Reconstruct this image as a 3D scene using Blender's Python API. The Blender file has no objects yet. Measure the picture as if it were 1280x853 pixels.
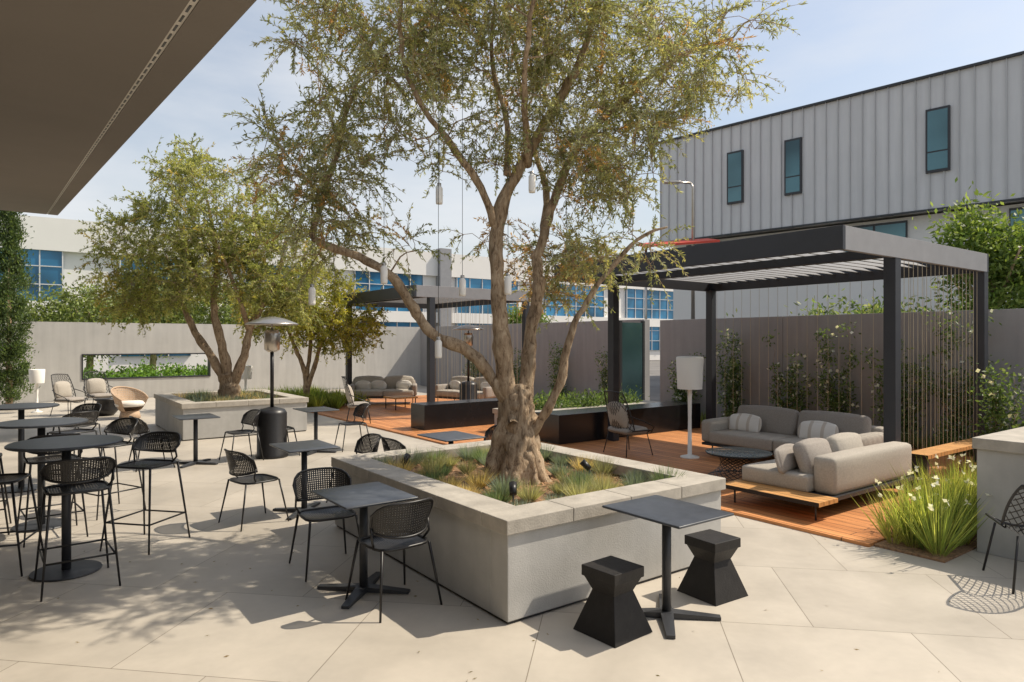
import bpy, bmesh, math, random
import numpy as np
from mathutils import Vector, Matrix, Quaternion
random.seed(7); rng=np.random.default_rng(7)
SC=bpy.context.scene
COL=SC.collection
YAW=math.radians(-36.5)
# ------------------------------------------------------------------ materials
MATS={}
def nt(name):
    m=bpy.data.materials.new(name); m.use_nodes=True
    t=m.node_tree; t.nodes.clear()
    o=t.nodes.new('ShaderNodeOutputMaterial')
    b=t.nodes.new('ShaderNodeBsdfPrincipled')
    t.links.new(b.outputs[0],o.inputs[0])
    MATS[name]=m
    return m,t,b,o
def mat(name,c,rough=.6,metal=0.,var=.12,scale=4.,bump=0.,bscale=60.,spec=.5,obj=True,streak=0):
    m,t,b,o=nt(name); L=t.links.new
    tc=t.nodes.new('ShaderNodeTexCoord'); src=tc.outputs['Object']
    n=t.nodes.new('ShaderNodeTexNoise'); n.inputs['Scale'].default_value=scale; n.inputs['Detail'].default_value=8; n.inputs['Roughness'].default_value=.65
    L(src,n.inputs['Vector'])
    r=t.nodes.new('ShaderNodeMapRange'); r.inputs[1].default_value=.3; r.inputs[2].default_value=.7; r.inputs[3].default_value=1-var; r.inputs[4].default_value=1+var
    L(n.outputs[0],r.inputs[0])
    fac=r.outputs[0]
    if streak:
        mp=t.nodes.new('ShaderNodeMapping'); mp.inputs['Scale'].default_value=(3,3,.25); L(src,mp.inputs[0])
        n3=t.nodes.new('ShaderNodeTexNoise'); n3.inputs['Scale'].default_value=2.; n3.inputs['Detail'].default_value=5; L(mp.outputs[0],n3.inputs['Vector'])
        r3=t.nodes.new('ShaderNodeMapRange'); r3.inputs[1].default_value=.3; r3.inputs[2].default_value=.7; r3.inputs[3].default_value=1-streak; r3.inputs[4].default_value=1+streak; L(n3.outputs[0],r3.inputs[0])
        mm=t.nodes.new('ShaderNodeMath'); mm.operation='MULTIPLY'; L(fac,mm.inputs[0]); L(r3.outputs[0],mm.inputs[1]); fac=mm.outputs[0]
    v=t.nodes.new('ShaderNodeVectorMath'); v.operation='SCALE'; v.inputs[0].default_value=c[:3]
    L(fac,v.inputs['Scale']); L(v.outputs[0],b.inputs['Base Color'])
    b.inputs['Roughness'].default_value=rough; b.inputs['Metallic'].default_value=metal
    b.inputs['Specular IOR Level'].default_value=spec
    if bump:
        n2=t.nodes.new('ShaderNodeTexNoise'); n2.inputs['Scale'].default_value=bscale; n2.inputs['Detail'].default_value=5; L(src,n2.inputs['Vector'])
        bp=t.nodes.new('ShaderNodeBump'); bp.inputs['Strength'].default_value=bump; bp.inputs['Distance'].default_value=.01
        L(n2.outputs[0],bp.inputs['Height']); L(bp.outputs[0],b.inputs['Normal'])
    return m
mat('stucco',(.44,.43,.405),.9,var=.10,scale=3,bump=.22,bscale=110,streak=.06)
mat('coping',(.41,.375,.32),.85,var=.2,scale=6,bump=.3,bscale=70)
mat('wall_shaded',(.31,.30,.295),.9,var=.07,scale=1.2,bump=.3,bscale=80,streak=.07)  # darker copy of the wall plaster; shade on these walls put into colour
mat('wall_light',(.50,.485,.455),.9,var=.07,scale=1.2,bump=.3,bscale=80,streak=.07)
mat('charcoal',(.035,.037,.042),.42,var=.15,scale=10,bump=.05)
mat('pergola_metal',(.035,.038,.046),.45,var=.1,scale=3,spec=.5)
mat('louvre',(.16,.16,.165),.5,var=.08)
mat('fascia_lit_pier_grey',(.27,.27,.28),.5,var=.08,spec=.6)  # pergola fascia: sunlight put into the paler colour; also the office pier's grey
mat('table_top',(.045,.05,.06),.38,var=.25,scale=14,bump=.04,spec=.6)
mat('black_metal',(.016,.015,.015),.4,var=.2,scale=20)
mat('black_stone',(.012,.012,.014),.25,var=.3,scale=6)
mat('stool_black',(.018,.016,.015),.55,var=.3,scale=12,bump=.2,bscale=60,spec=.35)
mat('fabric_grey',(.43,.39,.335),.95,var=.14,scale=60,bump=.5,bscale=250,spec=.2)
mat('fabric_dark',(.34,.305,.27),.95,var=.14,scale=60,bump=.5,bscale=250,spec=.2)
mat('white_lamp',(.88,.85,.79),.6,var=.02)
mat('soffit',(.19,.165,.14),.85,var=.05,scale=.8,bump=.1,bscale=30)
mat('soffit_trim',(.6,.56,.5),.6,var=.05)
mat('mulch',(.27,.16,.085),.95,var=.65,scale=30,bump=1.,bscale=60)
mat('asphalt',(.17,.16,.15),.95,var=.2,scale=.5)
mat('lawn_green',(.10,.19,.04),.95,var=.3,scale=3,bump=.8,bscale=40)
mat('siding',(.64,.63,.625),.5,metal=.0,var=.04,scale=.6,streak=.05)
mat('rib',(.50,.495,.49),.5,metal=.0,var=.05,scale=1)
mat('white_building',(.78,.755,.715),.8,var=.04,scale=.3)
mat('frame_dark',(.03,.03,.033),.4,var=.1)
mat('steel',(.48,.44,.39),.3,metal=.9,var=.1)
mat('red_paint',(.6,.06,.03),.5,var=.1)
mat('rattan_tan',(.5,.36,.25),.8,var=.2,scale=30)
mat('cushion_white',(.76,.72,.66),.95,var=.05,scale=20)
mat('wire',(.50,.42,.28),.45)
mat('chip',(.36,.20,.10),.95,var=.4,scale=40)
def bark():
    m,t,b,o=nt('bark'); L=t.links.new
    tc=t.nodes.new('ShaderNodeTexCoord'); mp=t.nodes.new('ShaderNodeMapping'); mp.inputs['Scale'].default_value=(1,1,.35); L(tc.outputs['Object'],mp.inputs[0])
    n=t.nodes.new('ShaderNodeTexNoise'); n.inputs['Scale'].default_value=26; n.inputs['Detail'].default_value=8; n.inputs['Roughness'].default_value=.7; n.inputs['Distortion'].default_value=.6; L(mp.outputs[0],n.inputs['Vector'])
    n2=t.nodes.new('ShaderNodeTexNoise'); n2.inputs['Scale'].default_value=4; n2.inputs['Detail'].default_value=4; L(tc.outputs['Object'],n2.inputs['Vector'])
    cr=t.nodes.new('ShaderNodeValToRGB'); e=cr.color_ramp.elements; e[0].position=.34; e[0].color=(.12,.08,.05,1); e[1].position=.62; e[1].color=(.50,.385,.265,1); x=e.new(.46); x.color=(.35,.25,.16,1)
    L(n.outputs[0],cr.inputs[0])
    r=t.nodes.new('ShaderNodeMapRange'); r.inputs[1].default_value=.3; r.inputs[2].default_value=.7; r.inputs[3].default_value=.7; r.inputs[4].default_value=1.25; L(n2.outputs[0],r.inputs[0])
    v=t.nodes.new('ShaderNodeVectorMath'); v.operation='SCALE'; L(cr.outputs[0],v.inputs[0]); L(r.outputs[0],v.inputs['Scale']); L(v.outputs[0],b.inputs['Base Color'])
    b.inputs['Roughness'].default_value=.95; b.inputs['Specular IOR Level'].default_value=.2
    bp=t.nodes.new('ShaderNodeBump'); bp.inputs['Strength'].default_value=.9; bp.inputs['Distance'].default_value=.025; L(n.outputs[0],bp.inputs['Height']); L(bp.outputs[0],b.inputs['Normal'])
bark()
def glass(name,c,rough=.06):
    m,t,b,o=nt(name)
    tc=t.nodes.new('ShaderNodeTexCoord'); n=t.nodes.new('ShaderNodeTexNoise'); n.inputs['Scale'].default_value=.35
    t.links.new(tc.outputs['Object'],n.inputs['Vector'])
    cr=t.nodes.new('ShaderNodeValToRGB'); cr.color_ramp.elements[0].position=.35; cr.color_ramp.elements[1].position=.65
    cr.color_ramp.elements[0].color=(c[0]*.4,c[1]*.4,c[2]*.4,1); cr.color_ramp.elements[1].color=(c[0]*1.5,c[1]*1.5,c[2]*1.5,1)
    t.links.new(n.outputs[0],cr.inputs[0]); t.links.new(cr.outputs[0],b.inputs['Base Color'])
    b.inputs['Roughness'].default_value=rough; b.inputs['Metallic'].default_value=.3; b.inputs['Specular IOR Level'].default_value=.7
glass('glass_blue',(.03,.16,.30)); glass('glass_teal',(.07,.14,.15)); glass('glass_dark',(.04,.055,.06))
def clearglass():
    m,t,b,o=nt('clear_glass'); L=t.links.new
    n=t.nodes.new('ShaderNodeTexNoise'); n.inputs['Scale'].default_value=8
    r=t.nodes.new('ShaderNodeMapRange'); r.inputs[3].default_value=.02; r.inputs[4].default_value=.08; L(n.outputs[0],r.inputs[0]); L(r.outputs[0],b.inputs['Roughness'])
    b.inputs['Base Color'].default_value=(.35,.4,.4,1); b.inputs['Specular IOR Level'].default_value=.8
    tr=t.nodes.new('ShaderNodeBsdfTransparent'); tr.inputs[0].default_value=(.8,.85,.84,1); mx=t.nodes.new('ShaderNodeMixShader'); mx.inputs[0].default_value=.65
    L(b.outputs[0],mx.inputs[1]); L(tr.outputs[0],mx.inputs[2]); L(mx.outputs[0],o.inputs[0])
clearglass()
def paving():
    m,t,b,o=nt('paving'); L=t.links.new
    g=t.nodes.new('ShaderNodeNewGeometry')
    mp=t.nodes.new('ShaderNodeMapping'); mp.inputs['Rotation'].default_value=(0,0,math.radians(45)); mp.inputs['Location'].default_value=(.48,.08,0)
    L(g.outputs['Position'],mp.inputs[0])
    br=t.nodes.new('ShaderNodeTexBrick'); br.offset=.5; br.inputs['Scale'].default_value=1.
    br.inputs['Brick Width'].default_value=1.2; br.inputs['Row Height'].default_value=1.2; br.inputs['Mortar Size'].default_value=.003; br.inputs['Mortar Smooth'].default_value=0
    br.inputs['Color1'].default_value=(.52,.47,.395,1); br.inputs['Color2'].default_value=(.45,.405,.34,1); br.inputs['Mortar'].default_value=(.24,.205,.16,1)
    L(mp.outputs[0],br.inputs[0])
    n=t.nodes.new('ShaderNodeTexNoise'); n.inputs['Scale'].default_value=1.1; n.inputs['Detail'].default_value=10; n.inputs['Roughness'].default_value=.6; n.inputs['Distortion'].default_value=.4; L(mp.outputs[0],n.inputs['Vector'])
    n2=t.nodes.new('ShaderNodeTexNoise'); n2.inputs['Scale'].default_value=14; n2.inputs['Detail'].default_value=4; L(mp.outputs[0],n2.inputs['Vector'])
    r=t.nodes.new('ShaderNodeMapRange'); r.inputs[1].default_value=.3; r.inputs[2].default_value=.7; r.inputs[3].default_value=.84; r.inputs[4].default_value=1.08; L(n.outputs[0],r.inputs[0])
    r2=t.nodes.new('ShaderNodeMapRange'); r2.inputs[1].default_value=.3; r2.inputs[2].default_value=.7; r2.inputs[3].default_value=.97; r2.inputs[4].default_value=1.02; L(n2.outputs[0],r2.inputs[0])
    mu=t.nodes.new('ShaderNodeMath'); mu.operation='MULTIPLY'; L(r.outputs[0],mu.inputs[0]); L(r2.outputs[0],mu.inputs[1])
    v=t.nodes.new('ShaderNodeVectorMath'); v.operation='SCALE'; L(br.outputs[0],v.inputs[0]); L(mu.outputs[0],v.inputs['Scale']); L(v.outputs[0],b.inputs['Base Color'])
    rr=t.nodes.new('ShaderNodeMapRange'); rr.inputs[1].default_value=.3; rr.inputs[2].default_value=.7; rr.inputs[3].default_value=.38; rr.inputs[4].default_value=.6; L(n.outputs[0],rr.inputs[0]); L(rr.outputs[0],b.inputs['Roughness'])
    b.inputs['Specular IOR Level'].default_value=.4
    bp=t.nodes.new('ShaderNodeBump'); bp.inputs['Strength'].default_value=.06; bp.inputs['Distance'].default_value=.01; L(n2.outputs[0],bp.inputs['Height']); L(bp.outputs[0],b.inputs['Normal'])
paving()
def wood(name,c1,c2,pitch,axis):
    m,t,b,o=nt(name); L=t.links.new
    g=t.nodes.new('ShaderNodeNewGeometry')
    mp=t.nodes.new('ShaderNodeMapping'); mp.inputs['Rotation'].default_value=(0,0,math.radians(90) if axis=='Y' else 0); L(g.outputs['Position'],mp.inputs[0])
    br=t.nodes.new('ShaderNodeTexBrick'); br.inputs['Scale'].default_value=1; br.offset=.37
    br.inputs['Brick Width'].default_value=2.4; br.inputs['Row Height'].default_value=pitch; br.inputs['Mortar Size'].default_value=.004; br.inputs['Mortar Smooth'].default_value=0
    br.inputs['Color1'].default_value=(*c1,1); br.inputs['Color2'].default_value=(*c2,1); br.inputs['Mortar'].default_value=(.02,.012,.008,1); L(mp.outputs[0],br.inputs[0])
    m2=t.nodes.new('ShaderNodeMapping'); m2.inputs['Scale'].default_value=(1.5,25,10); L(mp.outputs[0],m2.inputs[0])
    n=t.nodes.new('ShaderNodeTexNoise'); n.inputs['Scale'].default_value=1.5; n.inputs['Detail'].default_value=6; L(m2.outputs[0],n.inputs['Vector'])
    r=t.nodes.new('ShaderNodeMapRange'); r.inputs[1].default_value=.3; r.inputs[2].default_value=.7; r.inputs[3].default_value=.7; r.inputs[4].default_value=1.25; L(n.outputs[0],r.inputs[0])
    v=t.nodes.new('ShaderNodeVectorMath'); v.operation='SCALE'; L(br.outputs[0],v.inputs[0]); L(r.outputs[0],v.inputs['Scale']); L(v.outputs[0],b.inputs['Base Color'])
    b.inputs['Roughness'].default_value=.55; b.inputs['Specular IOR Level'].default_value=.3
wood('deck_wood',(.62,.27,.10),(.46,.185,.065),.13,'Y')
wood('teak',(.62,.32,.11),(.54,.28,.10),.1,'Y')
def leafmat(name,trans=.42,rough=.5):
    m,t,b,o=nt(name); L=t.links.new
    a=t.nodes.new('ShaderNodeAttribute'); a.attribute_name='Col'
    L(a.outputs['Color'],b.inputs['Base Color']); b.inputs['Roughness'].default_value=rough; b.inputs['Specular IOR Level'].default_value=.4
    tr=t.nodes.new('ShaderNodeBsdfTranslucent'); 
    v=t.nodes.new('ShaderNodeVectorMath'); v.operation='MULTIPLY'; v.inputs[1].default_value=(1.55,1.5,.8); L(a.outputs['Color'],v.inputs[0]); L(v.outputs[0],tr.inputs[0])
    mx=t.nodes.new('ShaderNodeMixShader'); mx.inputs[0].default_value=trans; L(b.outputs[0],mx.inputs[1]); L(tr.outputs[0],mx.inputs[2]); L(mx.outputs[0],o.inputs[0])
leafmat('leaf')
def stripes():
    m,t,b,o=nt('striped_cushion'); L=t.links.new
    tc=t.nodes.new('ShaderNodeTexCoord'); w=t.nodes.new('ShaderNodeTexWave'); w.inputs['Scale'].default_value=1.6; w.bands_direction='Y'; L(tc.outputs['Object'],w.inputs[0])
    cr=t.nodes.new('ShaderNodeValToRGB'); cr.color_ramp.interpolation='CONSTANT'; cr.color_ramp.elements[0].color=(.80,.76,.70,1); cr.color_ramp.elements[1].color=(.62,.55,.47,1); cr.color_ramp.elements[1].position=.84
    L(w.outputs[0],cr.inputs[0]); L(cr.outputs[0],b.inputs['Base Color']); b.inputs['Roughness'].default_value=.95
stripes()
# ------------------------------------------------------------------ mesh builder
class MB:
    def __init__(s): s.V=[];s.F=[];s.M=[];s.S=[];s.mats=[]
    def mi(s,m):
        if m not in s.mats: s.mats.append(m)
        return s.mats.index(m)
    def add(s,vs,fs,m,smooth=False):
        o=len(s.V)
        s.V.extend([tuple(v) for v in vs]); k=s.mi(m)
        for f in fs: s.F.append([i+o for i in f]); s.M.append(k); s.S.append(smooth)
    def box(s,x0,x1,y0,y1,z0,z1,m):
        vs=[(x0,y0,z0),(x1,y0,z0),(x1,y1,z0),(x0,y1,z0),(x0,y0,z1),(x1,y0,z1),(x1,y1,z1),(x0,y1,z1)]
        s.add(vs,[(3,2,1,0),(4,5,6,7),(0,1,5,4),(1,2,6,5),(2,3,7,6),(3,0,4,7)],m)
    def rbox(s,c,h,r,m,puff=0.,R=None):
        h=list(h); r=min(r,min(h)*.98)
        co=[[-a,-a+.3*r,-a+r]+[(-1+2*i/4)*(a-r) for i in (1,2,3)]+[a-r,a-.3*r,a] for a in h]
        vs=[];fs=[]
        for k in range(3):
            u=(k+1)%3;v=(k+2)%3
            for sg in (1,-1):
                o=len(vs);n=len(co[0])
                for a in co[u]:
                    for b in co[v]:
                        p=[0,0,0];p[k]=sg*h[k];p[u]=a;p[v]=b
                        q=[max(-(h[i]-r),min(h[i]-r,p[i])) for i in range(3)]
                        d=Vector([p[i]-q[i] for i in range(3)]); d.normalize()
                        w=Vector(q)+d*r
                        if puff: w[k]+=sg*puff*max(0,(1-(a/h[u])**2))*max(0,(1-(b/h[v])**2))
                        if R: w=R@w
                        vs.append((w[0]+c[0],w[1]+c[1],w[2]+c[2]))
                for i in range(n-1):
                    for j in range(n-1):
                        f=(o+i*n+j,o+(i+1)*n+j,o+(i+1)*n+j+1,o+i*n+j+1)
                        fs.append(f if sg>0 else f[::-1])
        s.add(vs,fs,m,True)
    def tube(s,pts,rad,n,m,ridge=0.,ph=0.,closed=False,cap=True):
        pts=[Vector(p) for p in pts]; N=len(pts)
        if not hasattr(rad,'__len__'): rad=[rad]*N
        vs=[];fs=[]; t=(pts[1]-pts[0]).normalized()
        ref=Vector((0,0,1)) if abs(t.z)<.9 else Vector((1,0,0))
        x=t.cross(ref).normalized()
        for i,p in enumerate(pts):
            if closed: tt=(pts[(i+1)%N]-pts[i-1])
            else: tt=(pts[min(i+1,N-1)]-pts[max(i-1,0)])
            if tt.length>1e-9: tt.normalize()
            else: tt=t
            x=(x-tt*x.dot(tt)); x.normalize(); y=tt.cross(x); t=tt
            for k in range(n):
                a=2*math.pi*k/n; r=rad[i]
                if ridge: r*=1+ridge*math.sin(3*a+p.z*5+ph)+ridge*.6*math.sin(5*a-p.z*9+ph*2)+ridge*.5*math.sin(p.z*23+2*a)+ridge*.4*math.sin(9*a+p.z*14+ph)
                w=p+(x*math.cos(a)+y*math.sin(a))*r; vs.append(tuple(w))
        for i in range(N-1 if not closed else N):
            j=(i+1)%N
            for k in range(n):
                l=(k+1)%n
                fs.append((i*n+k,i*n+l,j*n+l,j*n+k))
        if cap and not closed:
            fs.append(tuple(range(n))[::-1]); fs.append(tuple((N-1)*n+k for k in range(n)))
        s.add(vs,fs,m,n>4)
    def lathe(s,prof,n,m,c=(0,0,0),smooth=True):
        vs=[];fs=[]
        for r,z in prof:
            for k in range(n):
                a=2*math.pi*k/n; vs.append((c[0]+r*math.cos(a),c[1]+r*math.sin(a),c[2]+z))
        for i in range(len(prof)-1):
            for k in range(n):
                l=(k+1)%n; fs.append((i*n+k,i*n+l,(i+1)*n+l,(i+1)*n+k))
        s.add(vs,fs,m,smooth)
    def frustum(s,a,b,z0,z1,m,c=(0,0)):
        vs=[(c[0]+sx*a,c[1]+sy*a,z0) for sx,sy in((-1,-1),(1,-1),(1,1),(-1,1))]+[(c[0]+sx*b,c[1]+sy*b,z1) for sx,sy in((-1,-1),(1,-1),(1,1),(-1,1))]
        s.add(vs,[(3,2,1,0),(4,5,6,7),(0,1,5,4),(1,2,6,5),(2,3,7,6),(3,0,4,7)],m)
    def lattice(s,fn,nu,nv,w,m,seg=8,diag=False,wv=None):
        e=.004
        def rib(path,w):
            vs=[];fs=[]
            P=[Vector(fn(*q)) for q in path]
            for i,(q,p) in enumerate(zip(path,P)):
                t=(P[min(i+1,len(P)-1)]-P[max(i-1,0)])
                u,v=q; du=Vector(fn(min(u+e,1),v))-Vector(fn(max(u-e,0),v)); dv=Vector(fn(u,min(v+e,1)))-Vector(fn(u,max(v-e,0)))
                n=du.cross(dv); sd=t.cross(n)
                if sd.length<1e-12: sd=Vector((1,0,0))
                sd.normalize(); vs+= [tuple(p+sd*w/2),tuple(p-sd*w/2)]
            for i in range(len(P)-1): fs.append((2*i,2*i+1,2*i+3,2*i+2))
            s.add(vs,fs,m)
        if diag:
            for i in range(-nv,nu+1):
                for sg in (0,1):
                    path=[]
                    for j in range(seg*2+1):
                        v=j/(seg*2); u=(i+v*nv)/nu
                        if sg: u=1-u
                        if -1e-6<=u<=1+1e-6: path.append((min(max(u,0),1),v))
                    if len(path)>1: rib(path,w)
        else:
            for i in range(nu+1): rib([(i/nu,j/seg) for j in range(seg+1)],w)
            for i in range(nv+1): rib([(j/seg/1.0,i/nv) for j in range(seg+1)],wv or w)
    def mesh(s,name,merge=True,bevel=0):
        me=bpy.data.meshes.new(name); me.from_pydata(s.V,[],s.F)
        for m in s.mats: me.materials.append(MATS[m])
        me.polygons.foreach_set('material_index',s.M); me.polygons.foreach_set('use_smooth',s.S)
        if merge:
            b=bmesh.new(); b.from_mesh(me); bmesh.ops.remove_doubles(b,verts=b.verts,dist=1e-4); b.to_mesh(me); b.free()
        me.update(); return me
    def obj(s,name,loc=(0,0,0),rz=0,merge=False,bevel=0,parent=None):
        o=bpy.data.objects.new(name,s.mesh(name,merge)); COL.objects.link(o); o.location=loc; o.rotation_euler=(0,0,rz)
        if bevel:
            md=o.modifiers.new('b','BEVEL'); md.width=bevel; md.segments=2; md.limit_method='ANGLE'
        if parent: o.parent=parent
        return o
def inst(name,me,loc,rz=0,sc=1,bevel=0):
    o=bpy.data.objects.new(name,me); COL.objects.link(o); o.location=(loc[0],loc[1],loc[2] if len(loc)>2 else 0); o.rotation_euler=(0,0,rz); o.scale=(sc,sc,sc)
    if bevel:
        md=o.modifiers.new('b','BEVEL'); md.width=bevel; md.segments=2; md.limit_method='ANGLE'
    return o
# ------------------------------------------------------------------ leaves
def leafmesh(name,base,axis,L,W,col,mats='leaf',shape=.5):
    N=len(base); ax=axis/np.maximum(np.linalg.norm(axis,axis=1,keepdims=True),1e-9)
    rnd=rng.normal(size=(N,3)); sd=np.cross(ax,rnd); sd/=np.maximum(np.linalg.norm(sd,axis=1,keepdims=True),1e-9)
    L=np.asarray(L).reshape(-1,1); W=np.asarray(W).reshape(-1,1)
    v=np.empty((N,4,3)); v[:,0]=base; v[:,1]=base+ax*L*shape+sd*W/2; v[:,2]=base+ax*L; v[:,3]=base+ax*L*shape-sd*W/2
    me=bpy.data.meshes.new(name); me.vertices.add(N*4); me.loops.add(N*4); me.polygons.add(N)
    me.vertices.foreach_set('co',v.reshape(-1)); me.loops.foreach_set('vertex_index',np.arange(N*4,dtype=np.int32))
    me.polygons.foreach_set('loop_start',np.arange(0,N*4,4,dtype=np.int32))
    try: me.polygons.foreach_set('loop_total',np.full(N,4,dtype=np.int32))
    except Exception: pass
    a=me.color_attributes.new('Col','FLOAT_COLOR','POINT'); c=np.ones((N,4,4)); c[:,:,:3]=col[:,None,:]
    a.data.foreach_set('color',c.reshape(-1)); me.materials.append(MATS[mats]); me.update(); me.validate()
    return me
def pick(pal,w,n): 
    w=np.array(w,float); return np.array(pal)[rng.choice(len(pal),size=n,p=w/w.sum())]
OLIVE=[(.25,.275,.13),(.37,.385,.25),(.40,.38,.16),(.52,.33,.14)]
YOLIVE=[(.27,.30,.09),(.39,.40,.14),(.19,.22,.075),(.50,.40,.13)]
def tree(name,loc,limbs,blobs,twigs,nleaf,LL,LW,pal,wts,dead=0.2,twl=(.25,.55),droop=.5,rs=1.):
    mb=MB(); nodesP=[];nodesR=[]
    for k,(pts,r0,r1,rg,n) in enumerate(limbs):
        P=[Vector(p) for p in pts]; fine=[]; r0*=rs
        for i in range(len(P)-1):
            p0=P[max(i-1,0)];p1=P[i];p2=P[i+1];p3=P[min(i+2,len(P)-1)]
            for j in range(6):
                t=j/6; q=.5*((2*p1)+(p2-p0)*t+(2*p0-5*p1+4*p2-p3)*t*t+(3*p1-p0-3*p2+p3)*t**3)
                fine.append(q+Vector((random.gauss(0,1),random.gauss(0,1),0))*.006)
        fine.append(P[-1]); N=len(fine); 
        rad=[(r0*(1-i/(N-1))**.9+r1*(1-(1-i/(N-1))**.9))*(1+.08*math.sin(i*1.3+k)+.06*math.sin(i*.47+k*2)) for i in range(N)]
        mb.tube(fine,rad,n,'bark',ridge=rg,ph=k)
        for i,q in enumerate(fine):
            if i>N*.3: nodesP.append(q[:]);nodesR.append(rad[i])
    cl=[]
    for (c,r,n,d) in blobs:
        for _ in range(n):
            while True:
                u=rng.uniform(-1,1,3)
                if u@u<1: break
            cl.append((np.array(c)+u*np.array(r),d))
    NP=np.array(nodesP); 
    dist=[np.min(np.linalg.norm(NP-c,axis=1)) for c,_ in cl]
    order=np.argsort(dist); nP=[np.array(p) for p in nodesP]; nR=list(nodesR)
    B=[];A=[];C=[]
    for oi in order:
        c,dens=cl[oi]; arr=np.array(nP); dd=np.linalg.norm(arr-c,axis=1)+.8*np.maximum(0,arr[:,2]-c[2]); k=int(np.argmin(dd)); s=arr[k]
        ln=np.linalg.norm(c-s)
        if ln<.08: pts=[s,c]
        else:
            m=max(3,int(ln/.15)); pts=[]; jit=rng.normal(size=3)*.12*ln; jit2=rng.normal(size=3)*.06*ln
            for j in range(m+1):
                t=j/m; pts.append(s+(c-s)*t+(jit*math.sin(math.pi*t)+jit2*math.sin(2*math.pi*t))+np.array([0,0,.12*ln*math.sin(math.pi*t)]))
        r0=min(nR[k]*.7,.005+.011*ln); rr=[r0+(.0035-r0)*j/(len(pts)-1) for j in range(len(pts))]
        mb.tube([tuple(p) for p in pts],rr,5 if r0>.012 else 4,'bark',cap=False)
        for p,r in zip(pts[1:],rr[1:]): nP.append(np.array(p)); nR.append(r)
        out=(c-s); out=out/(np.linalg.norm(out)+1e-6)
        nt_=max(1,int(round(twigs*dens*random.uniform(.6,1.4))))
        isdead=(math.sin(c[0]*2.3+1)+math.sin(c[2]*3.1+c[1]*1.7))*.5>(1-2*dead)
        for _ in range(nt_):
            st=np.array(pts[random.randrange(len(pts)//2,len(pts))])
            d=rng.normal(size=3)+out*.6+np.array([0,0,.1]); d/=np.linalg.norm(d)
            l=random.uniform(*twl); q=[st]; v=d.copy()
            for j in range(4):
                q.append(q[-1]+v*l/4); v=v+np.array([0,0,-droop*random.uniform(.2,.7)]); v/=np.linalg.norm(v)
            mb.tube([tuple(p) for p in q],[.0035,.003,.0025,.002,.0012],3,'bark',cap=False)
            nl=int(nleaf*random.uniform(.6,1.3)); t=rng.uniform(.1,1,nl)*4; ii=np.minimum(t.astype(int),3); f=(t-ii)[:,None]; Q=np.array(q)
            b=Q[ii]*(1-f)+Q[ii+1]*f; dr=(Q[ii+1]-Q[ii]); dr/=np.linalg.norm(dr,axis=1,keepdims=True)
            a=dr*.8+rng.normal(size=(nl,3))*.55
            B.append(b);A.append(a)
            if (isdead and random.random()<.5) or random.random()<dead*.25: base=np.array(pal[3])*random.uniform(.7,1.3)
            else: base=np.array(pal[int(rng.choice(3,p=np.array(wts)/sum(wts)))])*random.uniform(.75,1.25)
            C.append(base[None,:]*rng.uniform(.7,1.3,(nl,1)))
    B=np.concatenate(B);A=np.concatenate(A);C=np.clip(np.concatenate(C),.005,.8)
    o=mb.obj(name,loc,YAW)
    lm=leafmesh('foliage',B,A,rng.uniform(.7,1.2,len(B))*LL,rng.uniform(.7,1.3,len(B))*LW,C)
    f=bpy.data.objects.new('foliage',lm); COL.objects.link(f); f.parent=o
    return o
def cloud(name,blobs,n,LL,LW,pal,wts,loc=(0,0,0),rz=0,csize=.25,stems=None,sag=0.,ncl=None,up=0.,shell=True,flowers=0,fl_size=.05):
    tot=sum(b[2] for b in blobs); B=[];A=[];C=[]
    for c,r,w in blobs:
        c=np.array(c,float); r=np.array(r,float); nn=int(n*w/tot); m=max(6,int((ncl or 60)*w/tot))
        u=rng.normal(size=(m,3)); u/=np.linalg.norm(u,axis=1,keepdims=True); rad=rng.uniform(.35 if shell else 0,1,(m,1))**.5
        cc=c+u*rad*r; shade=rng.uniform(.65,1.35,m)
        k=rng.integers(0,m,nn); p=cc[k]+rng.normal(size=(nn,3))*csize*rng.uniform(.5,1.3,(m,1))[k]
        B.append(p); A.append(rng.normal(size=(nn,3))+ (p-c)/r*.4+np.array([0,0,up-sag]))
        C.append(pick(pal,wts,nn)*shade[k][:,None]*rng.uniform(.7,1.3,(nn,1)))
    B=np.concatenate(B);A=np.concatenate(A);C=np.clip(np.concatenate(C),.005,.8)
    L=rng.uniform(.7,1.3,len(B))*LL; W=rng.uniform(.7,1.3,len(B))*LW
    if flowers:
        k=rng.integers(0,len(B),flowers); C[k]=np.array([.8,.79,.72]); L[k]=fl_size; W[k]=fl_size
    me=leafmesh('foliage',B,A,L,W,C)
    if stems:
        o=stems.obj(name,loc,rz); f=bpy.data.objects.new('foliage',me); COL.objects.link(f); f.parent=o
    else:
        o=bpy.data.objects.new(name,me); COL.objects.link(o); o.location=loc; o.rotation_euler=(0,0,rz)
    return o
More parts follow.
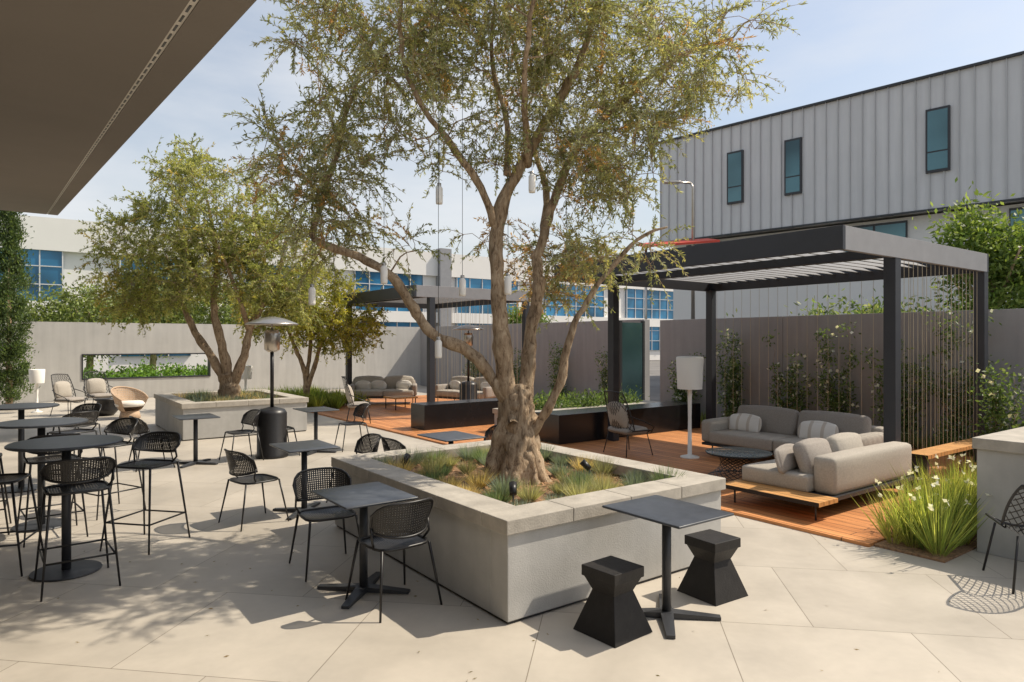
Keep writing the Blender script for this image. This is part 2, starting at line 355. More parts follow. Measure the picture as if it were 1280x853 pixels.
def tufts(name,spots,blades,h,w,pal,wts,spread=.6,flowers=0):
    B=[];A=[];C=[];L=[]
    for (x,y,z,s) in spots:
        nb=int(blades*random.uniform(.8,1.2)); a=rng.uniform(0,2*math.pi,nb); tilt=rng.uniform(0,1,nb)**.8*spread
        d=np.stack([np.cos(a)*tilt,np.sin(a)*tilt,np.ones(nb)],1)
        B.append(np.stack([x+np.cos(a)*.03*s,y+np.sin(a)*.03*s,np.full(nb,z)],1)); A.append(d)
        c=pick(pal,wts,1)[0]*random.uniform(.75,1.3); C.append(c[None]*rng.uniform(.6,1.4,(nb,1))); L.append(rng.uniform(.6,1.1,nb)*h*s)
    B=np.concatenate(B);A=np.concatenate(A);C=np.concatenate(C);L=np.concatenate(L)
    if flowers:
        k=rng.choice(len(B),flowers); ax=A[k]/np.linalg.norm(A[k],axis=1,keepdims=True)
        fb=B[k]+ax*L[k][:,None]*1.0; n0=len(fb)
        for _ in range(3):
            B=np.concatenate([B,fb]);A=np.concatenate([A,rng.normal(size=(n0,3))]);C=np.concatenate([C,np.full((n0,3),.78)]);L=np.concatenate([L,np.full(n0,.045)])
        W=np.full(len(B),w); W[-3*n0:]=.035
    else: W=np.full(len(B),w)
    me=leafmesh(name,B,A,L,W,C,shape=.35); o=bpy.data.objects.new(name,me); COL.objects.link(o); return o
# ------------------------------------------------------------------ ground
g=MB(); g.box(-600,600,-600,600,-.5,-.03,'asphalt'); g.obj('ground')
g=MB(); g.box(-12,13.5,25.9,40,-.03,.0,'lawn_green'); g.obj('lawn')
p=MB(); p.box(-6,13.9,-8,25.45,-.03,0,'paving'); p.obj('patio_paving')
d=MB(); d.box(6.33,13,3.03,20.5,.0,.03,'deck_wood'); d.obj('wood_deck')
# ------------------------------------------------------------------ planters
def planter(name,x0,x1,y0,y1,H,cw=.3,ct=.1,fill=True):
    m=MB(); o=.03; t=.2
    m.box(x0+o,x1-o,y0+o,y0+o+t,.02,H-ct,'stucco'); m.box(x0+o,x1-o,y1-o-t,y1-o,.02,H-ct,'stucco')
    m.box(x0+o,x0+o+t,y0+o+t,y1-o-t,.02,H-ct,'stucco'); m.box(x1-o-t,x1-o,y0+o+t,y1-o-t,.02,H-ct,'stucco')
    m.box(x0+o+.015,x1-o-.015,y0+o+.015,y1-o-.015,0,.02,'frame_dark')
    m.box(x0+o+t,x1-o-t,y0+o+t,y1-o-t,.02,H-.12,'mulch')
    g=.004
    def run(a,b,fn):
        n=max(1,round((b-a)/.6)); st=(b-a)/n
        for i in range(n): fn(a+i*st+g/2,a+(i+1)*st-g/2)
    run(x0,x1,lambda a,b:(m.box(a,b,y0,y0+cw,H-ct,H,'coping'),m.box(a,b,y1-cw,y1,H-ct,H,'coping')))
    run(y0+cw,y1-cw,lambda a,b:(m.box(x0,x0+cw,a,b,H-ct,H,'coping'),m.box(x1-cw,x1,a,b,H-ct,H,'coping')))
    return m.obj(name,bevel=.006)
planter('raised_planter',2.62,4.98,3.60,6.67,.71)
planter('raised_planter',2.55,5.0,13.95,17.1,.71)
cnt=MB()
cnt.box(6.98,12.9,-3,2.39,0,.93,'stucco')
for i in range(9):
    a=-3.03+i*.6055; cnt.box(6.95,12.93,a+.002,a+.6035,.93,1.03,'coping')
cnt.obj('counter_wall',bevel=.006)
FES=[(.20,.25,.21),(.34,.34,.20),(.50,.41,.22),(.16,.22,.12)]
sp=[]
for i in range(6):
    for j in range(8):
        x=3.06+i*.31+random.uniform(-.07,.07); y=4.04+j*.32+random.uniform(-.07,.07)
        if (x-3.8)**2+(y-5.13)**2<.16: continue
        if 2.97<x<4.66 and 3.95<y<6.34 and random.random()<.93: sp.append((x,y,.585,random.uniform(.8,1.25)))
tufts('ornamental_grass',sp,420,.185,.0045,FES,[3.4,2.2,1.8,1],spread=1.25)
m=MB()
for _ in range(1400):
    x=random.uniform(2.9,4.7);y=random.uniform(3.9,6.4);a=random.uniform(0,3.14);l=random.uniform(.012,.035);w_=random.uniform(.006,.014);z=.592+random.uniform(0,.012);tz=random.uniform(-.01,.01)
    ca,sa=math.cos(a),math.sin(a); m.add([(x-ca*l-sa*w_,y-sa*l+ca*w_,z-tz),(x+ca*l-sa*w_,y+sa*l+ca*w_,z+tz),(x+ca*l+sa*w_,y+sa*l-ca*w_,z+tz+.003),(x-ca*l+sa*w_,y-sa*l-ca*w_,z-tz+.003)],[(0,1,2,3)],'chip')
m.obj('mulch_chips')
sp=[(random.uniform(2.95,4.6),random.uniform(14.3,16.7),.58,random.uniform(.8,1.3)) for _ in range(60)]
tufts('ornamental_grass',sp,60,.22,.012,FES,[3,2,2,1],spread=1.2)
# ------------------------------------------------------------------ olive trees
Lm=[
 ([(.02,0,-.05),(.03,0,.15),(.05,0,.4),(.05,.02,.65),(.05,.02,.85)],.23,.11,.15,28),
 ([(-.19,-.06,-.06),(-.12,-.08,.2),(-.05,-.05,.5),(0,0,.9)],.125,.07,.19,16),
 ([(.26,-.05,-.06),(.18,-.07,.18),(.12,-.04,.5),(.1,0,.85)],.125,.07,.19,16),
 ([(.05,-.22,-.06),(.05,-.15,.25),(.07,-.08,.6),(.06,0,.9)],.115,.06,.19,16),
 ([(-.06,-.19,-.06),(-.04,-.15,.2),(0,-.1,.45)],.10,.06,.22,14),
 ([(.19,-.18,-.06),(.14,-.15,.2),(.1,-.1,.4)],.09,.05,.22,14),
 ([(.05,.2,-.06),(.05,.14,.25),(.05,.1,.6)],.12,.07,.14,10),
 ([(.05,0,.55),(-.12,0,.85),(-.38,-.02,1.2),(-.72,-.05,1.36),(-.90,-.05,1.58),(-1.10,-.1,1.90),(-1.42,-.1,2.10),(-1.86,-.05,2.28),(-1.82,0,2.6),(-1.68,.05,3.1),(-1.52,0,3.65),(-1.3,.1,4.3)],.066,.012,.06,10),
 ([(.02,0,.6),(-.06,0,.95),(-.11,0,1.45),(-.15,.05,2.05),(-.11,.05,2.6),(.11,.1,3.05),(.45,.15,3.65),(.72,.1,4.2),(.85,0,4.8),(.8,0,5.3)],.094,.012,.07,12),
 ([(.1,.02,.5),(.13,.1,.9),(.19,.15,1.45),(.26,.15,1.85),(.25,.2,2.15),(.38,.2,2.6),(.60,.2,3.15),(1.06,.2,3.65),(1.6,.1,4.05),(2.1,0,4.2)],.078,.010,.07,12),
 ([(.15,0,.4),(.27,-.05,.58),(.45,-.1,.93),(.55,-.1,1.4),(.8,-.15,1.85),(1.15,-.2,2.25),(1.4,-.3,2.35)],.055,.008,.06,9),
 ([(-.13,.05,2.35),(-.3,-.1,2.75),(-.55,-.2,3.1),(-.9,-.3,3.6),(-1.0,-.4,4.2),(-.9,-.5,4.8)],.042,.010,.05,8),
 ([(.3,.18,2.4),(.35,.6,2.9),(.2,1.0,3.5),(.1,1.3,4.2),(.0,1.4,4.8)],.04,.010,.05,8),
 ([(.15,.1,3.0),(.1,-.4,3.5),(.15,-.8,4.0),(.3,-1.1,4.6)],.035,.010,.05,8),
 ([(-.05,.02,2.9),(-.05,.1,3.4),(-.2,.1,4.1),(-.1,0,5.0)],.035,.010,.05,8),
]
Bl=[
 ((-1.75,0,3.1),(.55,.7,.75),44,1.),
 ((-1.75,.1,2.45),(.4,.5,.35),14,.9),
 ((-1.15,0,4.2),(.95,1.1,.65),74,1.05),
 ((0,0,4.3),(1.0,1.2,.6),76,1.05),
 ((1.05,.1,3.95),(.95,1.0,.6),78,1.05),
 ((.9,.2,3.1),(.75,.8,.45),44,1.),
 ((1.95,.1,4.05),(.5,.6,.45),22,.8),
 ((-.7,0,3.3),(.6,.7,.35),20,.7),
 ((.1,.1,3.3),(.5,.6,.35),20,.8),
 ((1.0,.1,2.15),(.55,.5,.3),18,.7),
 ((.45,.7,2.0),(.45,.4,.45),20,1.),
 ((-.7,.3,2.3),(.7,.6,.3),9,.5),
 ((.1,0,5.1),(1.5,1.5,.5),70,1.1),
]
tree('olive_tree',(3.8,5.13,.58),Lm,Bl,9,38,.050,.012,OLIVE,[3,3.4,2.6],dead=.14,twl=(.22,.5))
L2=[
 ([(0,0,-.05),(0,0,.3),(-.1,0,.6)],.22,.15,.15,12),
 ([(-.05,0,.3),(-.35,0,.9),(-.8,.1,1.5),(-1.1,.1,2.2),(-1.5,.2,3.2)],.12,.025,.08,8),
 ([(0,0,.3),(-.1,-.1,1.1),(-.3,-.1,2.0),(-.3,0,3.2),(-.5,0,4.4)],.12,.025,.08,8),
 ([(.05,0,.3),(.3,0,1.0),(.45,.1,1.7),(.9,.2,2.6),(1.2,.1,3.6)],.11,.025,.08,8),
 ([(.4,.1,1.5),(.3,-.4,2.4),(.1,-.8,3.3)],.06,.02,.05,7),
]
B2=[((-1.7,0,3.1),(1.2,1.3,1.2),90,1),((-.4,0,4.2),(1.3,1.4,1.2),100,1),((.9,.1,3.2),(1.05,1.2,1.3),90,1),((-.3,-.5,2.8),(1.3,1.0,.8),60,1),((-2.1,0,2.3),(.7,.8,.6),24,1),((1.3,.1,2.1),(.5,.7,.6),24,1),((-1.0,0,5.2),(.7,.8,.5),20,.8)]
tree('olive_tree',(3.8,15.5,.58),L2,B2,8,28,.08,.022,YOLIVE,[3,3,2],dead=.08,twl=(.3,.6))
L3=[([(0,0,-.05),(.0,0,.5),(-.1,0,1.1),(-.4,0,1.8),(-.7,0,2.6)],.10,.03,.08,8),([(0,0,.4),(.25,0,1.2),(.5,0,2.0),(.9,0,2.6)],.08,.03,.06,8),([(0,0,.8),(.05,.2,1.8),(0,.1,3.0)],.07,.03,.06,8)]
B3=[((-.9,0,2.6),(1.0,.9,.9),44,1),((.3,0,3.1),(1.0,1.,.9),46,1),((1.3,0,2.2),(1.,.9,.8),44,1),((.2,-.3,2.1),(1.1,.8,.6),30,1)]
tree('olive_tree',(6.6,18.6,.1),L3,B3,8,24,.10,.030,[(.30,.31,.06),(.44,.41,.07),(.20,.21,.05),(.52,.42,.09)],[3,3,2],dead=.1,twl=(.3,.6))
# ------------------------------------------------------------------ furniture meshes
def chair_parts(m,zs,spl=.06,back=.33):
    sw=.21; sd=.2
    for sx in(-1,1):
        for sy in(-1,1):
            m.tube([(sx*(sw-.02),sy*(sd-.02),zs),(sx*(sw+spl*.6),sy*(sd+spl),0)],[.011,.008],6,'black_metal')
    rim=[]
    for i in range(20):
        a=2*math.pi*i/20; ca,sa=math.cos(a),math.sin(a)
        rim.append((sw*math.copysign(abs(ca)**.5,ca),sd*math.copysign(abs(sa)**.5,sa),zs))
    m.tube(rim,.011,6,'black_metal',closed=True)
    def seat(u,v):
        x=(u*2-1);y=(v*2-1); k=1-.12*(x*x*y*y); return (x*sw*k,y*sd*k,zs-.025*(1-x*x)*(1-y*y))
    m.lattice(seat,22,22,.0145,'black_metal',seg=5)
    def bk(u,v):
        x=u*2-1; z0=zs+.08+.04*x*x; z1=zs+back-.09*x**4
        z=z0+(z1-z0)*v; wd=.225+.02*v
        return (wd*math.sin(x*1.2)/math.sin(1.2), -sd-.03-.05*v+.15*x*x, z)
    m.lattice(bk,32,14,.0125,'black_metal',seg=10,wv=.009)
    rim=[bk(i/12,1) for i in range(13)]; rim2=[bk(1,1-i/4) for i in range(1,5)]; rim3=[bk(1-i/12,0) for i in range(1,13)]; rim4=[bk(0,i/4) for i in range(1,4)]
    m.tube(rim+rim2+rim3+rim4,.010,6,'black_metal',closed=True)
    for sx in(0,1):
        a=bk(sx,.3); m.tube([a,(a[0]*1.0,a[1]-.02,zs+.06),((sx*2-1)*(sw-.01),-.08,zs)],.009,6,'black_metal')
m=MB(); chair_parts(m,.45); CHAIR=m.mesh('bistro_chair')
m=MB(); chair_parts(m,.75,spl=.07,back=.26)
ring=[(.225*sx,.235*sy,.25) for sx,sy in((-1,-1),(1,-1),(1,1),(-1,1))]
for i in range(4): m.tube([ring[i],ring[(i+1)%4]],.008,6,'black_metal')
STOOL=m.mesh('bar_stool')
m=MB(); m.rbox((0,0,.732),(.285,.345,.009),.009,'table_top'); m.tube([(0,0,.02),(0,0,.72)],.032,14,'charcoal')
m.box(-.09,.09,-.12,.12,.705,.722,'charcoal')
for a in range(4):
    th=math.radians(45+90*a); dx,dy=math.cos(th),math.sin(th)
    px,py=-dy,dx
    L=.36; vs=[(dx*.0+px*.045,py*.045,.045),(-px*.045,-py*.045,.045),(dx*L-px*.028,dy*L-py*.028,.012+.012),(dx*L+px*.028,dy*L+py*.028,.024),
        (px*.045,py*.045,.006),(-px*.045,-py*.045,.006),(dx*L-px*.028,dy*L-py*.028,.004),(dx*L+px*.028,dy*L+py*.028,.004)]
    m.add(vs,[(0,1,2,3),(7,6,5,4),(0,3,7,4),(1,5,6,2),(3,2,6,7)],'charcoal')
TABLE=m.mesh('bistro_table')
m=MB(); m.lathe([(0,1.072),(.40,1.072),(.41,1.066),(.41,1.054),(.40,1.048),(0,1.048)][::-1],48,'table_top',smooth=False); m.tube([(0,0,.02),(0,0,1.05)],.035,14,'charcoal'); m.lathe([(0,.0),(.25,.0),(.255,.008),(.25,.016),(.06,.022),(0,.022)],40,'charcoal',smooth=False)
BART=m.mesh('bar_table')
m=MB(); m.frustum(.185,.095,0,.27,'stool_black'); m.frustum(.095,.135,.27,.36,'stool_black'); m.box(-.145,.145,-.145,.145,.36,.43,'stool_black')
HG=m.mesh('hourglass_stool')
T=math.pi/2
def table(x,y): inst('bistro_table',TABLE,(x,y))
def chair(x,y,r): inst('bistro_chair',CHAIR,(x,y),r)   # r=0 faces +Y
table(3.62,3.10); inst('hourglass_stool',HG,(3.16,3.16),.06,bevel=.004); inst('hourglass_stool',HG,(4.23,3.18),-.05,bevel=.004)
table(2.14,4.79); chair(2.22,4.45,.05); chair(2.12,5.48,math.pi-.08)
table(2.60,7.40); chair(2.03,7.3,-T+.2); chair(3.22,7.42,T)
table(4.32,7.10); chair(3.72,7.15,-T); chair(4.95,7.2,T)
table(2.26,11.27); chair(1.66,11.35,-T+.1); chair(2.92,11.2,T+.1)
table(4.15,11.24); chair(3.55,11.3,-T); chair(4.8,11.2,T-.1)
for (x,y) in ((.35,6.65),(.23,8.44),(.08,10.7)): inst('bar_table',BART,(x,y))
for (x,y,r) in ((.40,6.27,.05),(1.0,7.1,2.3),(-.12,7.05,-1.9),(.30,7.95,0.1),(.85,8.7,2.0),(-.3,8.5,-1.6),(.6,10.2,.5),(.7,11.0,2.2),(-.4,10.8,-1.6)): inst('bar_stool',STOOL,(x,y),r)
def wovenchair(name,loc,rz,matn='black_metal',high=False,cush=None):
    m=MB(); zs=.42 if not high else .36; hb=.45 if not high else .72; w=.27 if not high else .33
    for sx in(-1,1):
        for sy in(-1,1): m.tube([(sx*(w-.08),sy*.2,zs),(sx*(w-.02),sy*.27,0)],.009,6,matn)
    def sh(u,v):
        x=u*2-1
        if v<.4:
            t=v/.4; return (w*x*(.85+.1*t),.26-.48*t,zs-.03*(1-x*x)+.05*x*x)
        t=(v-.4)/.6; return (w*x*(.95+.05*t)*(1-.25*t*t), -.22-.16*t+.12*x*x*(1-.3*t), zs-.03*(1-x*x)+.05*x*x+hb*t-.1*t*t*x*x)
    m.lattice(sh,11,11,.009,matn,seg=14,diag=True)
    rim=[sh(0,i/12) for i in range(13)]+[sh(i/8,1) for i in range(1,9)]+[sh(1,1-i/12) for i in range(1,13)]+[sh(1-i/8,0) for i in range(1,8)]
    m.tube(rim,.011,6,matn,closed=True)
    if high:
        for sx in (-1,1): m.tube([(sx*w*.95,-.2,zs+.3),(sx*(w+.08),0,zs+.22),(sx*(w+.05),.24,zs+.12),(sx*w*.85,.26,zs)],.010,6,matn)
    if cush:
        m.rbox((0,0,zs+.04),(.25,.24,.05),.045,cush,puff=.02); m.rbox((0,-.2,zs+.28),(.22,.05,.2),.045,'cushion_white' if cush!='fabric_dark' else 'fabric_grey',puff=.04,R=Matrix.Rotation(math.radians(12),3,'X'))
    return m.obj(name,loc,rz,merge=True)
wovenchair('woven_chair',(6.40,1.80,0),-.9)
wovenchair('woven_lounge_chair',(8.2,7.85,.03),-T-.15,high=True,cush='fabric_dark')
wovenchair('woven_lounge_chair',(6.4,14.6,.03),-2.0,high=True,cush='fabric_dark')
wovenchair('woven_lounge_chair',(1.15,20.6,0),-2.4,high=True,cush='fabric_dark')
wovenchair('woven_lounge_chair',(1.9,21.6,0),-2.8,high=True,cush='fabric_dark')
m=MB()
def egg(u,v):
    a=math.radians(-205+230*u); r=.20+.20*v**.6; h=.18+(.30+.28*math.sin(math.pi*u))*v
    return (r*math.cos(a),r*math.sin(a),h)
m.lattice(egg,40,10,.026,'rattan_tan',seg=16,wv=.03); m.lathe([(0,.30),(.30,.30),(.33,.36),(.28,.42),(0,.43)],24,'cushion_white'); m.lathe([(.2,0),(.24,.02),(.2,.18),(0,.18)],20,'rattan_tan')
m.tube([egg(i/20,1) for i in range(21)],.02,8,'rattan_tan'); m.obj('rattan_egg_chair',(2.3,18.9,0),math.radians(-150))
m=MB(); m.lathe([(0,0),(.17,0),(.27,.12),(.28,.2),(.2,.36),(.27,.40),(.27,.43),(0,.43)],24,'black_metal'); m.obj('drum_side_table',(1.9,20.0,0))
def sofa_platform(m,x0,x1,y0,y1):
    m.box(x0,x1,y0,y1,.19,.23,'frame_dark')
    for x in (x0+.08,x1-.08):
        for y in (y0+.08,y1-.08): m.tube([(x,y,.0),(x,y,.19)],.012,6,'frame_dark')
RX=lambda d:Matrix.Rotation(math.radians(d),3,'X')
RY=lambda d:Matrix.Rotation(math.radians(d),3,'Y')
m=MB()
m.box(6.60,6.98,3.66,4.86,.20,.245,'teak')
for x in (6.72,8.8):
    for y in (3.76,4.74): m.tube([(x,y,.03),(x,y,.2)],.012,6,'frame_dark')
m.box(6.98,8.92,3.70,4.82,.20,.24,'frame_dark')
m.rbox((7.55,4.40,.335),(.60,.42,.095),.035,'fabric_grey',puff=.008); m.rbox((8.52,4.40,.335),(.36,.42,.095),.035,'fabric_grey',puff=.008)
m.rbox((7.98,3.86,.44),(.93,.13,.205),.055,'fabric_grey',puff=.012)
m.rbox((7.35,4.12,.56),(.28,.08,.20),.05,'fabric_dark',puff=.035,R=RX(-20))
m.rbox((8.0,4.10,.57),(.32,.08,.20),.05,'fabric_grey',puff=.035,R=RX(-16))
m.box(9.1,10.15,4.55,7.05,.20,.24,'frame_dark')
for y in (4.7,6.9): m.tube([(9.18,y,.03),(9.18,y,.2)],.012,6,'frame_dark')
for y in (5.2,6.35): m.rbox((9.52,y,.335),(.42,.57,.095),.035,'fabric_grey',puff=.008)
m.rbox((10.05,5.8,.44),(.12,1.24,.22),.055,'fabric_grey',puff=.012)
for y in (5.25,6.35): m.rbox((9.86,y,.60),(.09,.52,.215),.05,'fabric_dark',puff=.03,R=RY(14))
m.rbox((9.55,7.0,.42),(.42,.10,.18),.05,'fabric_grey',puff=.012); m.rbox((9.55,4.6,.42),(.42,.10,.18),.05,'fabric_grey',puff=.012)
m.obj('sectional_sofa',merge=True)
def pillow(x,y,z,rz,tilt=15,mt='striped_cushion',s=.22):
    m=MB(); m.rbox((0,0,0),(.03,s*1.25,s*.60),.028,mt,puff=.04,R=Matrix.Rotation(math.radians(tilt),3,'Y')); o=m.obj('throw_pillow',(x,y,z),rz,merge=True); return o
pillow(9.62,5.35,.545,0); pillow(9.62,6.6,.545,0); pillow(7.15,4.32,.55,T+.1,mt='fabric_dark')
m=MB(); m.lathe([(0,.352),(.43,.352),(.44,.356),(.43,.362),(0,.362)],40,'clear_glass')
def cyl(u,v): a=2*math.pi*u; r=.40-.16*math.sin(math.pi*v*.85); return (r*math.cos(a),r*math.sin(a),.02+.32*v)
m.lattice(cyl,22,8,.010,'black_metal',seg=8,diag=True)
for z,r in ((.02,.4),(.34,.42)): m.tube([(r*math.cos(a*.3142),r*math.sin(a*.3142),z) for a in range(20)],.010,5,'black_metal',closed=True)
m.obj('wire_coffee_table',(7.95,5.55,.03))
def sofa(name,loc,rz):
    m=MB(); sofa_platform(m,-.95,.95,-.45,.45)
    for x in(-.45,.45): m.rbox((x,.05,.33),(.45,.4,.09),.04,'fabric_grey',puff=.015); m.rbox((x,-.3,.58),(.43,.1,.2),.06,'fabric_grey',puff=.05,R=RX(-12))
    m.rbox((0,-.42,.45),(.95,.08,.22),.05,'fabric_dark')
    for x in(-.92,.92): m.rbox((x,0,.42),(.08,.42,.16),.05,'fabric_dark')
    for x in(-.6,.15,.6): m.rbox((x,-.12,.52),(.2,.05,.14),.045,'cushion_white',puff=.04,R=RX(-18))
    return m.obj(name,loc,rz,merge=True)
sofa('outdoor_sofa',(8.9,18.5,.03),math.pi-.5); sofa('outdoor_sofa',(10.7,16.6,.03),T+.3)
m=MB(); m.box(-.35,.35,-.35,.35,.3,.34,'teak')
for sx in(-.3,.3):
    for sy in(-.3,.3): m.tube([(sx,sy,0),(sx,sy,.3)],.015,6,'frame_dark')
m.obj('coffee_table',(8.6,16.8,.03))
def lamp(loc,H=1.6,k=1.):
    m=MB(); s=H
    m.lathe([(0,0),(.15*k,0),(.15*k,.02),(.035,.05),(.028,.4*s),(.036,.66*s),(.03,.70*s)],24,'white_lamp')
    m.lathe([(.195*k,.68*s),(.215*k,.985*s),(.205*k,.998*s),(.17*k,1.002*s)],48,'white_lamp'); m.lathe([(.17*k,1.002*s),(.165*k,.97*s),(0,.97*s)],48,'white_lamp',smooth=False); m.lathe([(.193*k,.682*s),(0,.69*s)],32,'white_lamp')
    m.obj('floor_lamp',loc)
lamp((8.72,6.99,.03),1.62); lamp((.5,21.9,0),1.15,.85); lamp((5.3,19.9,0),1.2,.85)
m=MB(); m.lathe([(0,0),(.25,0),(.26,.03),(.235,.06),(.235,.72),(.2,.78),(.05,.82)],28,'black_metal')
m.tube([(0,0,.8),(0,0,1.85)],.03,12,'black_metal'); m.lathe([(.06,1.72),(.12,1.76),(.13,2.02),(.10,2.08),(.05,2.08)],24,'steel')
m.lathe([(.05,2.30),(.2,2.27),(.40,2.19),(.42,2.17),(.41,2.165),(.2,2.23),(.0,2.24)],36,'steel'); m.tube([(0,0,2.05),(0,0,2.3)],.015,8,'steel')
HT=m.mesh('patio_heater')
inst('patio_heater',HT,(3.41,11.23,0)); inst('patio_heater',HT,(9.6,14.9,.03))
m=MB(); m.box(7.9,11.9,9.25,9.95,.03,.56,'black_stone'); m.obj('black_stone_planter',bevel=.005)
m=MB(); m.box(6.9,9.2,12.4,13.0,.03,.56,'black_stone'); m.obj('black_stone_planter',bevel=.005)
planter('low_planter',8.0,12.0,10.35,11.5,.5)
cloud('leafy_plants',[((10,10.9,.52),(1.7,.35,.12),1)],4000,.09,.030,[(.12,.19,.06),(.18,.24,.09),(.08,.13,.04)],[3,2,2],csize=.11,ncl=60,up=.6)
def spot(loc,rz):
    m=MB(); m.tube([(0,0,0),(0,0,.14)],.008,6,'black_metal'); m.tube([(0,0,.13),(0,.07,.20)],[.028,.032],12,'black_metal'); m.obj('garden_spotlight',loc,rz)
spot((3.12,4.2,.58),-.6); spot((3.05,5.9,.58),-1.2); spot((4.3,4.6,.58),.8)
# ------------------------------------------------------------------ pergolas
def pergola(x0,y0,ov,wx=2.92,wy=5.0,H=3.24,fas=.28):
    m=MB(); ps=.15; xb=x0+wx+.08; xf=x0-ov; ya=y0-.08; yb=y0+wy+.08; z0=H-fas
    for x in(x0,x0+wx):
        for y in(y0,y0+wy): m.box(x-ps/2,x+ps/2,y-ps/2,y+ps/2,.03,z0+.02,'pergola_metal')
    t=.06
    m.box(xf,xf+t,ya,yb,z0,H,'pergola_metal'); m.box(xb-t,xb,ya,yb,z0,H,'pergola_metal')
    m.box(xf+t,xb-t,ya,ya+t,z0,H-.002,'fascia_lit_pier_grey'); m.box(xf+t,xb-t,yb-t,yb,z0,H-.002,'pergola_metal')  # near side painted paler than the other fascias to stand for sun
    m.box(x0-.06,x0+.06,ya+t,yb-t,z0+.02,H-.14,'pergola_metal')
    n=int((wy-.1)/.22)
    for i in range(n):
        y=y0+.05+(i+.5)*(wy-.1)/n; a=math.radians(24)
        cy,sy=math.cos(a)*.105,math.sin(a)*.105
        vs=[(xf+t,y-cy,H-.10-sy),(xb-t,y-cy,H-.10-sy),(xb-t,y+cy,H-.10+sy),(xf+t,y+cy,H-.10+sy)]
        vs+=[(a_,b_,c_+.012) for a_,b_,c_ in vs]
        m.add(vs,[(3,2,1,0),(4,5,6,7),(0,1,5,4),(1,2,6,5),(2,3,7,6),(3,0,4,7)],'louvre')
    o=m.obj('louvred_pergola',bevel=.003)
    w=MB()
    for i in range(20):
        x=x0+.2+(wx-.35)*i/19
        w.tube([(x,y0,.03),(x,y0,z0)],.0035,4,'wire',cap=False)
    for i in range(24):
        y=y0+.2+(wy-.35)*i/23
        w.tube([(x0+wx,y,.03),(x0+wx,y,z0)],.0035,4,'wire',cap=False)
    w.obj('trellis_wires')
pergola(9.07,4.05,1.39)
pergola(8.17,14.36,.5)
m=MB(); m.box(9.3,11.9,3.72,4.0,.40,.45,'teak'); m.box(9.35,9.42,3.75,3.97,.03,.4,'frame_dark'); m.box(11.7,11.77,3.75,3.97,.03,.4,'frame_dark'); m.obj('wooden_bench')
VG=[(.085,.14,.045),(.13,.195,.065),(.19,.25,.10)]
def vine(x,y,h,w,n,rz=0,fl=60):
    st=MB(); bl=[]
    for k in range(5):
        dy=random.uniform(-w,w)*.9; hh=h*random.uniform(.55,1.15); pts=[(0,dy*.2,0)]
        for j in range(1,10): pts.append((random.uniform(-.05,.05),dy*(.2+.8*j/9)+random.uniform(-.06,.06),hh*j/9))
        st.tube(pts,[.011-.001*i for i in range(10)],5,'bark')
        for j,q in enumerate(pts[1:]): 
            if random.random()<.85: bl.append(((q[0],q[1],q[2]),(.10,.13,.11),1.-.06*j))
    bl.append(((0,0,h*.15),(.16,w*.6,h*.15),3.5))
    cloud('jasmine_vine',bl,n,.07,.034,VG,[3,3,2],loc=(x,y,.0),rz=rz,csize=.06,stems=st,ncl=130,flowers=fl,fl_size=.075)
for y,h in ((10.4,1.3),(9.0,2.0),(7.7,1.7),(6.6,1.9),(5.6,1.8),(4.7,2.3)): vine(12.75,y,h,.6,2500,fl=95)
vine(11.6,3.6,2.0,.5,2600,fl=80)
for y,h in ((21,1.4),(18.5,1.6),(16,1.5),(13.8,1.5)): vine(13.7,y,h,.6,1800,fl=20)
sp=[(random.uniform(6.5,8.9),random.uniform(2.5,2.98),0,random.uniform(.8,1.2)) for _ in range(75)]
tufts('iris_grass',sp,55,.60,.012,[(.24,.30,.07),(.38,.40,.11),(.14,.21,.06)],[3,3,1.5],spread=.8,flowers=80)
m=MB(); m.box(6.40,9.2,2.43,3.02,.0,.02,'mulch'); m.obj('planting_bed')
sp=[(random.uniform(12.2,12.9),random.uniform(3.5,12),0.03,random.uniform(.7,1.2)) for _ in range(50)]
tufts('border_grass',sp,50,.38,.018,[(.16,.22,.08),(.25,.30,.12),(.12,.16,.06)],[3,2,2],spread=.9)
sp=[(random.uniform(5.8,8.0),random.uniform(17.6,21),0.03,random.uniform(.7,1.2)) for _ in range(90)]
tufts('border_grass',sp,50,.5,.03,[(.2,.27,.05),(.34,.36,.07),(.14,.19,.05)],[3,2,2],spread=.9)
# ------------------------------------------------------------------ walls
m=MB()
ys=[-4,-1,2,5,8,11.35]
for a,b in zip(ys[:-1],ys[1:]): m.box(13.0,13.25,a+.004,b-.004,0,2.42,'wall_shaded')
m.obj('garden_wall',bevel=.005)
m=MB(); m.box(14.0,14.25,12.8,25.5,0,2.5,'wall_shaded'); m.obj('garden_wall',bevel=.01)
m=MB(); m.box(13.1,13.9,12.75,12.8,.0,2.4,'glass_teal'); m.box(13.02,13.1,12.74,12.82,0,2.45,'frame_dark'); m.box(13.9,13.98,12.74,12.82,0,2.45,'frame_dark'); m.obj('glass_gate')
m=MB(); yw=25.5
m.box(-5,1.75,yw,yw+.25,0,2.5,'wall_light'); m.box(5.6,14.25,yw+.003,yw+.25,0,2.5,'wall_light'); m.box(1.75,5.6,yw,yw+.25,0,.65,'wall_light'); m.box(1.75,5.6,yw,yw+.25,1.48,2.5,'wall_light')
for (a,b,c,d_) in ((1.75,5.6,.65,.69),(1.75,5.6,1.44,1.48)): m.box(a,b,yw-.02,yw+.27,c,d_,'frame_dark')
for x in (1.75,5.56): m.box(x,x+.04,yw-.02,yw+.27,.69,1.44,'frame_dark')
m.obj('garden_wall')
